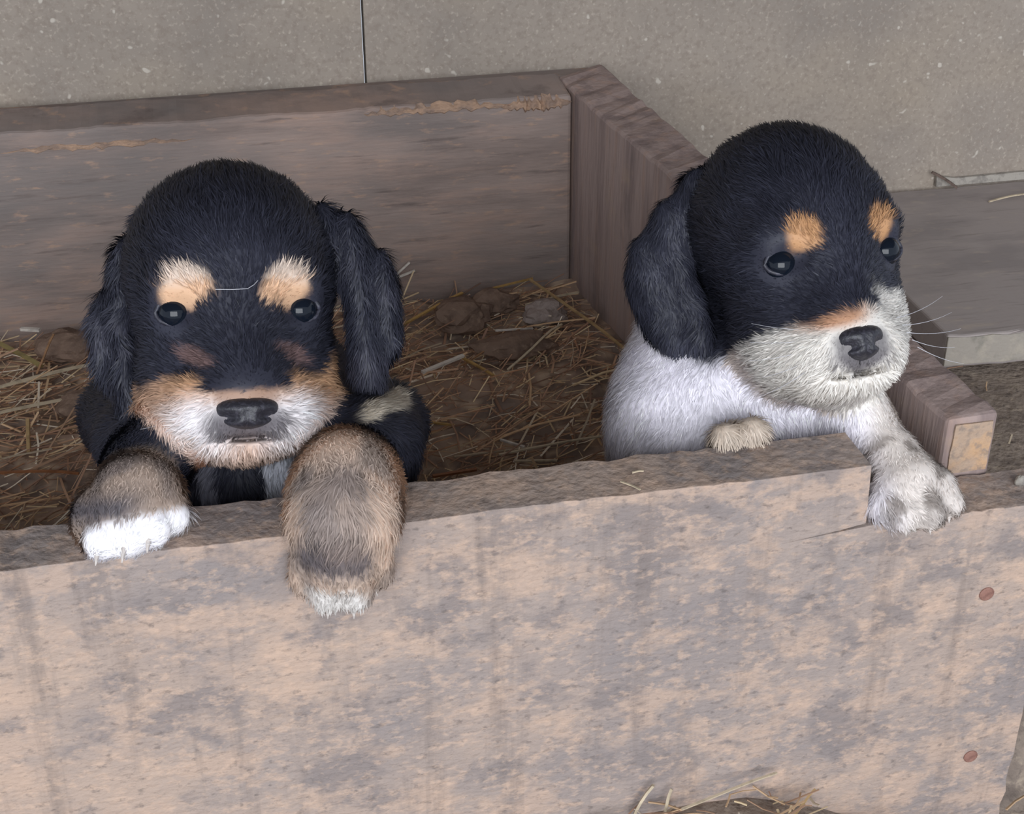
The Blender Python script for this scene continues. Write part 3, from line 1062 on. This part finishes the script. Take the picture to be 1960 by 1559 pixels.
        # limbs
        for J, k in ((A, 0), (Bp, 1)):
            d, t = arm_t(p, J)
            rl = .023 + .008 * np.clip(t, 0, 1)
            near = (1 - sstep(rl, rl + .006, d)) * sstep(0.55 if k == 0 else 1.30, 0.95 if k == 0 else 1.60, t + jig * 0.25) * sstep(4.0, 9.0, -z + 0)
            br = vnoise(p, 70, 14)
            if k == 0:
                a = mixc(np.tile(lin(222, 196, 176), (len(p), 1)), lin(176, 158, 146), sstep(0.45, 0.75, br))
                dk = np.exp(-((t - 2.55) / 0.70) ** 2) * (1 - sstep(.010, .021, np.abs((p - J[3]) @ RGT + 0.002 + 0.004 * jig)))
                a = mixc(a, lin(80, 78, 86), np.clip(dk * 1.15 * (0.6 + 0.8 * vnoise(p, 90, 33)), 0, 1) * 0.92)
                a = mixc(a, lin(150, 132, 122), 0.6 * np.exp(-((t - 2.3) / 0.4) ** 2) * (1 - sstep(.004, .016, np.abs((p - J[3]) @ RGT - 0.004))))
                a = mixc(a, lin(240, 236, 232), sstep(3.45, 3.75, t) * (1 - sstep(.010, .016, np.abs((p - J[3]) @ RGT + 0.002))) * 0.95)
            else:
                a = mixc(np.tile(lin(182, 162, 148), (len(p), 1)), lin(142, 128, 122), sstep(0.4, 0.7, br))
                xr = (p - J[3]) @ RGT
                vv = (p - J[3]) @ UPV
                dk = np.exp(-((vv - 0.006 - 0.10 * xr) / 0.007) ** 2) * (1 - sstep(0.0, .018, xr))
                a = mixc(a, lin(84, 80, 86), np.clip(dk, 0, 1) * 0.95)
                wz = sstep(0.002, -0.002, vv - 0.22 * xr) * sstep(-0.016, -0.012, xr)
                a = mixc(a, lin(250, 248, 252), wz)
            c = mixc(c, a, near)
        # white streaks on the chest, cream flash on the shoulder
        ch = (1 - sstep(.006, .010, np.abs((p - P(535, 925, .74)) @ RGT))) * sstep(9.3, 10.2, -z) * (1 - sstep(.045, .055, np.abs((p - chest) @ RGT)))
        deep = sstep(.705, .725, (p - CAM) @ FWD)
        c = mixc(c, lin(220, 222, 232), ch * deep)
        ch2 = (1 - sstep(.003, .006, np.abs((p - P(400, 925, .74)) @ RGT))) * sstep(9.3, 10.2, -z)
        c = mixc(c, lin(150, 150, 164), ch2 * 0.8 * deep)
        s0, s1 = P(680, 812, .735), P(752, 768, .735)
        ab = s1 - s0
        t = np.clip(((p - s0) @ ab) / (ab @ ab), 0, 1)
        rr = p - s0 - t[:, None] * ab
        rr = np.stack([rr @ RGT, rr @ UPV], 1)
        dd = np.linalg.norm(rr, axis=1)
        c = mixc(c, lin(226, 214, 196), (1 - sstep(.002 + .002 * t, .004 + .003 * t, dd)) * sstep(5.0, 5.6, np.abs(x)))
        return c

    nosep = O + M @ np.array([0, 7.0, -6.4]) / 100

    def comb(p, n):
        q = (p - O) @ M * 100
        out = unit(p - nosep)
        down = np.tile(np.array([0, -0.25, -1.0]), (len(p), 1))
        w = sstep(-8.0, -10.5, q[:, 2])[:, None]
        r = out * (1 - w) + down * w
        for J in (A, Bp):
            d, t = arm_t(p, J)
            w = ((1 - sstep(.026, .034, d)) * sstep(0.2, 0.6, t))[:, None]
            i = np.clip(t.astype(int), 0, len(J) - 2)
            dirs = np.array([unit(J[k + 1] - J[k]) for k in range(len(J) - 1)])[i]
            r = r * (1 - w) + dirs * w
        # brows stand up and out
        return r

    def length(p):
        q = (p - O) @ M * 100
        L = np.full(len(p), 0.0085)
        face = blob(q[:, 0], q[:, 2], 0, -4.0, 4.2, 4.5, 0, 0.3) * sstep(1.0, 3.0, q[:, 1])
        L = L * (1 - face) + 0.0052 * face
        mz = sstep(-6.4, -7.4, q[:, 2]) * sstep(-10.5, -9.5, q[:, 2])
        L = L * (1 - mz) + 0.0068 * mz
        near_eye = np.minimum(np.linalg.norm(q - [2.95, 4.1, -2.65], axis=1), np.linalg.norm(q - [-2.95, 4.1, -2.65], axis=1))
        near_nose = np.linalg.norm(q - [0, 5.8, -7.1], axis=1)
        L = np.where(near_eye < 1.35, 0.0018, L)
        L = np.where(near_nose < 1.6, 0.0022, L)
        for J in (A, Bp):
            d, t = arm_t(p, J)
            L = np.where((d < .032) & (t > 2.3) & (q[:, 2] < -9.5), 0.0050, L)
        return L

    def dens(p):
        q = (p - O) @ M * 100
        return np.where(p[:, 1] > 0.22, 0.25, 1.0) * np.where((q[:, 1] > 0) & (q[:, 2] > -11), 1.6, 1.0)

    furry('body', fn, (-.215, -.060, .035), (-.015, .47, .365), .0024, 90000, col, comb, length, dens, root)
    W = face_parts(root, O, M, [(-2.95, 3.50, -2.65, 0.84), (2.95, 3.50, -2.65, 0.84)], (0, 6.15, -7.55), (0.0142, 0.0095, 0.0076))
    # ears: thick hanging flaps
    for sgn, disc in ((-1, [(318, 425, -0.6, 44), (282, 470, -0.5, 50), (250, 525, -0.4, 48), (226, 590, 0.0, 46), (218, 655, 0.5, 42), (238, 715, 1.0, 38), (258, 770, 1.3, 27), (266, 800, 1.5, 17)]),
                      (1, [(622, 432, -1.2, 42), (654, 465, -0.8, 52), (686, 508, -0.5, 52), (706, 555, -0.2, 52), (714, 620, 0.2, 50), (706, 680, 0.6, 42), (704, 725, 0.9, 30)])):
        pr = []
        cs = []
        for (px, py, yy, rr) in disc:
            d_ = 0.735 - yy / 100
            cs.append((P(px, py, d_), rr * d_ / FPX * 0.90))
        rot = np.stack([RGT, FWD, UPV], 1)
        tilt = math.radians(28) * sgn
        cz, sz = math.cos(tilt), math.sin(tilt)
        rot = np.stack([RGT * cz + FWD * sz, FWD * cz - RGT * sz, UPV], 1)
        for i in range(len(cs) - 1):
            for u in (0, .5):
                c_ = cs[i][0] * (1 - u) + cs[i + 1][0] * u
                r_ = cs[i][1] * (1 - u) + cs[i + 1][1] * u
                pr.append(('e', c_, (r_, .0075, r_ * 1.05), .006, rot))
        pr.append(('e', cs[-1][0], (cs[-1][1], .005, cs[-1][1]), .006, rot))
        allc = np.array([c_[0] for c_ in cs])

        def efn(p, pr=pr):
            w = 0.0016 * np.sin((p @ RGT) * 420 + (p @ UPV) * 60)
            return eval_prims(p, pr) + w

        def ecol(p, n):
            t = vnoise(p, 120, 15)
            return mixc(np.tile(BLACK, (len(p), 1)) * 0.95, lin(58, 58, 70), sstep(0.5, 0.8, t))

        def ecomb(p, n):
            return np.tile(-UPV + 0.25 * sgn * RGT * 0, (len(p), 1)) + 0.35 * np.sin(p @ UPV * 260)[:, None] * RGT
        lo, hi = allc.min(0) - .03, allc.max(0) + .03
        furry('ear', efn, lo, hi, .002, 11000, ecol, ecomb, lambda p: np.full(len(p), .011), lambda p: np.ones(len(p)), root, .0004, .30)
    # claws
    for a, b_, r in toesA:
        claw(root, b_ - UPV * r * .6 - FWD * .002, b_ - UPV * (r + .0035) - FWD * .001)
    for a, b_, r in toesB:
        claw(root, b_ - FWD * r * .7 - UPV * r * .3, b_ - FWD * (r + .001) - UPV * (r + .0015))
    wh = []
    for s in (-1, 1):
        for k in range(5):
            z0 = -7.2 - 0.35 * k
            wh.append(((s * (2.2 + .2 * k), 5.0, z0), (s * (4.8 + .2 * (k % 3)), 4.6, z0 - 0.9 - .3 * k), -0.15))
    whiskers(root, W, wh)
    # thin pale hair caught between the brows
    path = [W(q) for q in ((-1.15, 5.45, -1.75), (-0.4, 5.75, -1.8), (0.3, 5.75, -1.78), (0.6, 5.6, -1.6), (0.85, 5.4, -1.35))]
    v, f = tube(path, 0.00013, 4)
    o = mobj('pale_hair', v, f, M_WHISK, None, origin=path[2])
    tag(o, 'single fine pale hair lying across the left puppy\'s brow', 'hair')


HEAD_B = [
    ('e', (0, -0.8, 0.35), (4.95, 5.6, 5.2), 0.5),
    ('e', (0, 1.2, -1.2), (4.6, 3.9, 3.6), 1.5),
    ('e', (-0.2, 1.2, -4.6), (4.2, 3.2, 3.9), 2.0),
    ('e', (-2.5, 1.2, -6.0), (2.1, 2.7, 2.8), 1.2),
    ('e', (2.0, 1.2, -6.0), (2.0, 2.7, 2.8), 1.2),
    ('e', (-0.7, 2.6, -7.2), (3.3, 2.8, 2.3), 1.6),
    ('c', (0, 3.4, -2.6), (-0.65, 4.6, -6.6), 1.5, 1.3, 1.6),
    ('e', (-2.1, 3.6, -7.8), (1.6, 1.9, 1.7), 0.8),
    ('e', (0.75, 3.6, -7.7), (1.6, 1.9, 1.8), 0.8),
    ('e', (-0.7, 2.8, -9.0), (1.9, 1.9, 0.8), 0.7),
    ('e', (-2.4, 3.5, -1.3), (1.5, 1.0, 1.1), 1.0),
    ('e', (2.4, 3.5, -1.3), (1.5, 1.0, 1.1), 1.0),
    ('-', (-0.7, 5.2, -8.85), (1.7, 1.1, 0.16), 0.25),
    ('-', (-0.7, 5.9, -8.2), (0.12, 0.8, 0.6), 0.2),
    ('-', (-2.95, 5.05, -2.65), (0.85, 1.08, 0.62), 0.6),
    ('-', (2.95, 5.05, -2.65), (0.85, 1.08, 0.62), 0.6),
]


# ================================================================== puppy B (black and white, right)
def build_b():
    O = P(1513, 436, 0.775)
    S = 1.0
    M = head_frame(0.0, math.radians(9), math.radians(-1))
    c13, s13 = math.cos(math.radians(19)), math.sin(math.radians(19))
    M = np.array([[c13, -s13, 0], [s13, c13, 0], [0, 0, 1]]) @ M
    base = np.array([0.14, 0.20, 0.045])
    root = empty('puppy', base, 'black and white puppy looking right, one paw in the notch of the board', 'puppy', 'puppies in the whelping box')
    chest = P(1400, 800, .810)
    hip = P(1345, 815, .93)
    A = [P(1560, 800, .795), P(1645, 812, .765), P(1700, 868, .750), P(1742, 925, .738)]
    toes = [(P(1700, 930, .738), P(1692, 968, .730), .0085), (P(1735, 935, .735), P(1730, 984, .727), .0090),
            (P(1770, 930, .734), P(1776, 980, .726), .0090), (P(1795, 925, .737), P(1812, 962, .732), .0082)]
    body = [
        ('e', chest, (.055, .045, .055), .01),
        ('c', P(1470, 560, .830), chest, .047, .050, .02),
        ('c', P(1350, 640, .830), P(1290, 850, .815), .036, .036, .02),
        ('c', P(1310, 780, .800), P(1350, 880, .790), .030, .030, .02),
        ('c', chest + [0, .02, -.01], hip, .050, .046, .03),
        ('c', P(1530, 760, .800), A[0], .030, .024, .02),
        ('c', A[0], A[1], .024, .0165, .015),
        ('c', A[1], A[2], .0150, .0125, .01),
        ('c', A[2], A[3], .0125, .0165, .008),
        # toes of the other front paw gripping the inner edge of the board
        ('c', P(1405, 880, .770), P(1388, 838, .733), .014, .0075, .006),
        ('c', P(1430, 880, .770), P(1440, 828, .735), .014, .0080, .006),
        ('c', hip + [-.015, .0, -.01], hip + [-.020, -.04, -.05], .028, .018, .02),
        ('c', hip + [.015, .0, -.01], hip + [.022, -.04, -.05], .026, .018, .02),
        ('c', hip + [-.020, -.04, -.05], hip + [-.020, -.09, -.066], .015, .012, .01),
        ('c', hip + [.022, -.04, -.05], hip + [.022, -.09, -.066], .015, .012, .01),
        ('c', hip + [.01, .03, -.01], hip + [.01, .09, -.05], .012, .005, .02),
    ]
    for a, b_, r in toes:
        body.append(('c', a, b_, r * 1.02, r, .0032))

    def fn(p):
        d = eval_prims(p, body)
        q = (p - O) @ M * (100 / S)
        return smin(d, eval_prims(q, HEAD_B) * S / 100, 0.018)

    def col(p, n):
        q = (p - O) @ M * (100 / S)
        x, y, z = q[:, 0], q[:, 1], q[:, 2]
        jig = (vnoise(p, 160, 8) - 0.5) * 0.7
        hd = eval_prims(q, HEAD_B) * S / 100
        bd = eval_prims(p, body)
        w_ = lin(236, 232, 240)
        c = np.tile(w_, (len(p), 1)) * (0.9 + 0.2 * vnoise(p, 60, 9))[:, None]
        # black back
        dors = sstep(.012, .030, p[:, 1] - (chest[1] + 0.055 - 0.10 * (p[:, 2] - 0.2)) + jig * 0.004)
        c = mixc(c, BLACK, dors)
        c = mixc(c, BLACK, sstep(-6.6, -5.8, z) * sstep(-6.4, -5.4, x))
        # arm cream with grey ticks
        arm = sstep(.185, .20, p[:, 0])
        c = mixc(c, lin(226, 216, 206), arm * 0.8)
        paw = 1 - sstep(.024, .032, np.linalg.norm(p - A[3], axis=1))
        tk = sstep(0.52, 0.64, vnoise(p, 120, 19))
        c = mixc(c, lin(112, 102, 98), paw * tk * 0.8)
        c = mixc(c, lin(190, 176, 164), paw * 0.25)
        # stained toes of the second paw
        st_ = 1 - sstep(.012, .018, np.minimum(np.linalg.norm(p - P(1388, 838, .733), axis=1), np.linalg.norm(p - P(1440, 828, .735), axis=1)))
        c = mixc(c, lin(196, 176, 150), st_ * 0.8)
        # head
        ish = 1 - sstep(-.001, .006, hd - bd)
        h = np.tile(BLACK, (len(p), 1)) * (0.85 + 0.4 * vnoise(p, 45, 9))[:, None]
        front = sstep(-0.2, 0.8, y)
        for sx in (-1, 1):
            b1 = blob(x * sx + jig * 0.5, z + jig * 0.4, 2.0 if sx < 0 else 2.2, -1.6, 0.95, 0.78, 0.4 if sx < 0 else 0.9, 0.25) * front
            h = mixc(h, lin(196, 148, 106), b1)
        low = 1 - sstep(-6.2, -5.7, z + jig * 0.6 - 0.10 * (x + 2))
        mz = low * sstep(-2.2, -0.8, y)
        far = sstep(0.55, 1.0, x + jig * 0.5 + 0.2 * (z + 5)) * (1 - sstep(-5.1, -4.4, z + jig)) * sstep(2.0, 3.0, y)
        m_ = np.maximum(mz, far)
        mc = np.tile(lin(240, 234, 226), (len(p), 1))
        tanz = blob(x, z, -1.6, -6.0, 1.5, 0.65, 0, 0.5)
        mc = mixc(mc, lin(190, 136, 98), tanz * 0.9)
        back = sstep(2.0, 0.4, y)
        mc = mixc(mc, lin(196, 172, 160), back * 0.6)
        mouth = (1 - sstep(0.15, 0.4, np.abs(z + 8.5 - 0.25 * np.abs(x + .7)))) * (1 - sstep(1.4, 2.0, np.abs(x + .7)))
        mc = mixc(mc, lin(130, 122, 122), mouth * 0.6 * sstep(4.0, 5.0, y))
        pad = blob(x, z, -0.7, -7.6, 1.55, 1.25, 0, 0.25) * sstep(3.6, 4.4, y) * sstep(-6.6, -7.2, z)
        mc = mixc(mc, lin(86, 82, 88), pad * 0.85)
        h = mixc(h, mc, m_)
        lowneck = sstep(-7.0, -8.0, z) * (1 - front)
        h = mixc(h, w_, lowneck)
        nape = sstep(-5.6, -6.6, z + jig) * sstep(-1.0, -2.2, y)
        h = mixc(h, w_, nape)
        return mixc(c, h, ish)

    nosep = O + M @ np.array([0, 7.0, -6.4]) / 100

    def comb(p, n):
        q = (p - O) @ M * (100 / S)
        out = unit(p - nosep)
        down = np.tile(np.array([0.1, -0.25, -1.0]), (len(p), 1))
        hd = eval_prims(q, HEAD_B) * S / 100
        w = sstep(0.0, 0.012, hd)[:, None]
        r = out * (1 - w) + down * w
        w = sstep(.19, .205, p[:, 0])[:, None] * w
        r = r * (1 - w) + unit(A[3] - A[1]) * w
        return r

    def length(p):
        q = (p - O) @ M * (100 / S)
        L = np.full(len(p), 0.0085)
        face = blob(q[:, 0], q[:, 2], 0, -4.0, 4.2, 4.5, 0, 0.3) * sstep(1.0, 3.0, q[:, 1])
        L = L * (1 - face) + 0.0050 * face
        mz = sstep(-6.4, -7.4, q[:, 2]) * sstep(-10.5, -9.5, q[:, 2])
        L = L * (1 - mz) + 0.0065 * mz
        near_eye = np.minimum(np.linalg.norm(q - [2.95, 4.1, -2.65], axis=1), np.linalg.norm(q - [-2.95, 4.1, -2.65], axis=1))
        near_nose = np.linalg.norm(q - [-0.7, 5.2, -7.4], axis=1)
        L = np.where(near_eye < 1.35, 0.0018, L)
        L = np.where(near_nose < 1.6, 0.0022, L)
        L = np.where((p[:, 0] > .19) & (p[:, 2] < .245), 0.0045, L)
        return L

    def dens(p):
        q = (p - O) @ M * (100 / S)
        return np.where(p[:, 1] > 0.22, 0.25, 1.0) * np.where((q[:, 1] > 0) & (q[:, 2] > -11), 1.6, 1.0)

    furry('body', fn, (.05, -.05, .035), (.265, .46, .37), .0024, 90000, col, comb, length, dens, root)
    W = face_parts(root, O, M, [(-2.95, 3.50, -2.65, 0.84), (2.95, 3.50, -2.65, 0.84)], (-0.7, 5.45, -7.45), (0.0122, 0.0098, 0.0088), S)
    for sgn, disc in ((-1, [(1425, 335, -0.4, 46), (1375, 365, -1.0, 60), (1330, 405, -1.8, 62), (1285, 470, -1.8, 68), (1254, 535, -1.6, 66), (1282, 590, -1.0, 70), (1312, 632, -0.4, 50), (1334, 655, 0.0, 28)]),
                      (1, None)):
        pr, cs = [], []
        if disc:
            for (px, py, yy, rr) in disc:
                d_ = 0.79 - yy / 100 - 0.02
                cs.append((P(px, py, d_), rr * d_ / FPX * 0.92))
            tilt = math.radians(-18)
            cz, sz = math.cos(tilt), math.sin(tilt)
            rot = np.stack([RGT * cz + FWD * sz, FWD * cz - RGT * sz, UPV], 1)
        else:
            for q, rr in (((4.6, -2.2, 1.6), .012), ((5.3, -2.8, -0.2), .015), ((5.5, -3.0, -2.2), .016), ((5.2, -2.8, -4.2), .014), ((4.8, -2.4, -5.6), .009)):
                cs.append((W(q), rr))
            rot = np.stack([M[:, 1], M[:, 0], M[:, 2]], 1)
        for i in range(len(cs) - 1):
            for u in (0, .5):
                c_ = cs[i][0] * (1 - u) + cs[i + 1][0] * u
                r_ = cs[i][1] * (1 - u) + cs[i + 1][1] * u
                pr.append(('e', c_, (r_, .0070, r_ * 1.05), .006, rot))
        pr.append(('e', cs[-1][0], (cs[-1][1], .005, cs[-1][1]), .006, rot))
        allc = np.array([c_[0] for c_ in cs])

        def efn(p, pr=pr):
            w = 0.0012 * np.sin((p @ RGT) * 300 + (p @ UPV) * 90)
            return eval_prims(p, pr) + w

        def ecol(p, n):
            t = vnoise(p, 90, 15)
            return mixc(np.tile(BLACK, (len(p), 1)) * 0.95, lin(54, 55, 68), sstep(0.5, 0.8, t))

        def ecomb(p, n):
            return np.tile(-UPV, (len(p), 1)) + 0.3 * np.sin(p @ UPV * 240)[:, None] * RGT + 0.15 * RGT
        lo, hi = allc.min(0) - .035, allc.max(0) + .035
        furry('ear', efn, lo, hi, .002, 12000, ecol, ecomb, lambda p: np.full(len(p), .0085), lambda p: np.ones(len(p)), root, .0004, .22)
    for a, b_, r in toes:
        claw(root, b_ - UPV * r * .5 - FWD * .003, b_ - UPV * (r + .002) - FWD * .004)
    wh = []
    for s in (-1, 1):
        for k in range(5):
            z0 = -6.4 - 0.4 * k
            wh.append(((s * (2.0 + .2 * k), 4.8, z0), (s * (5.4 + .3 * (k % 3)), 4.0, z0 + 0.9 - .5 * k), -0.15))
    whiskers(root, W, wh)


build_a()
build_b()
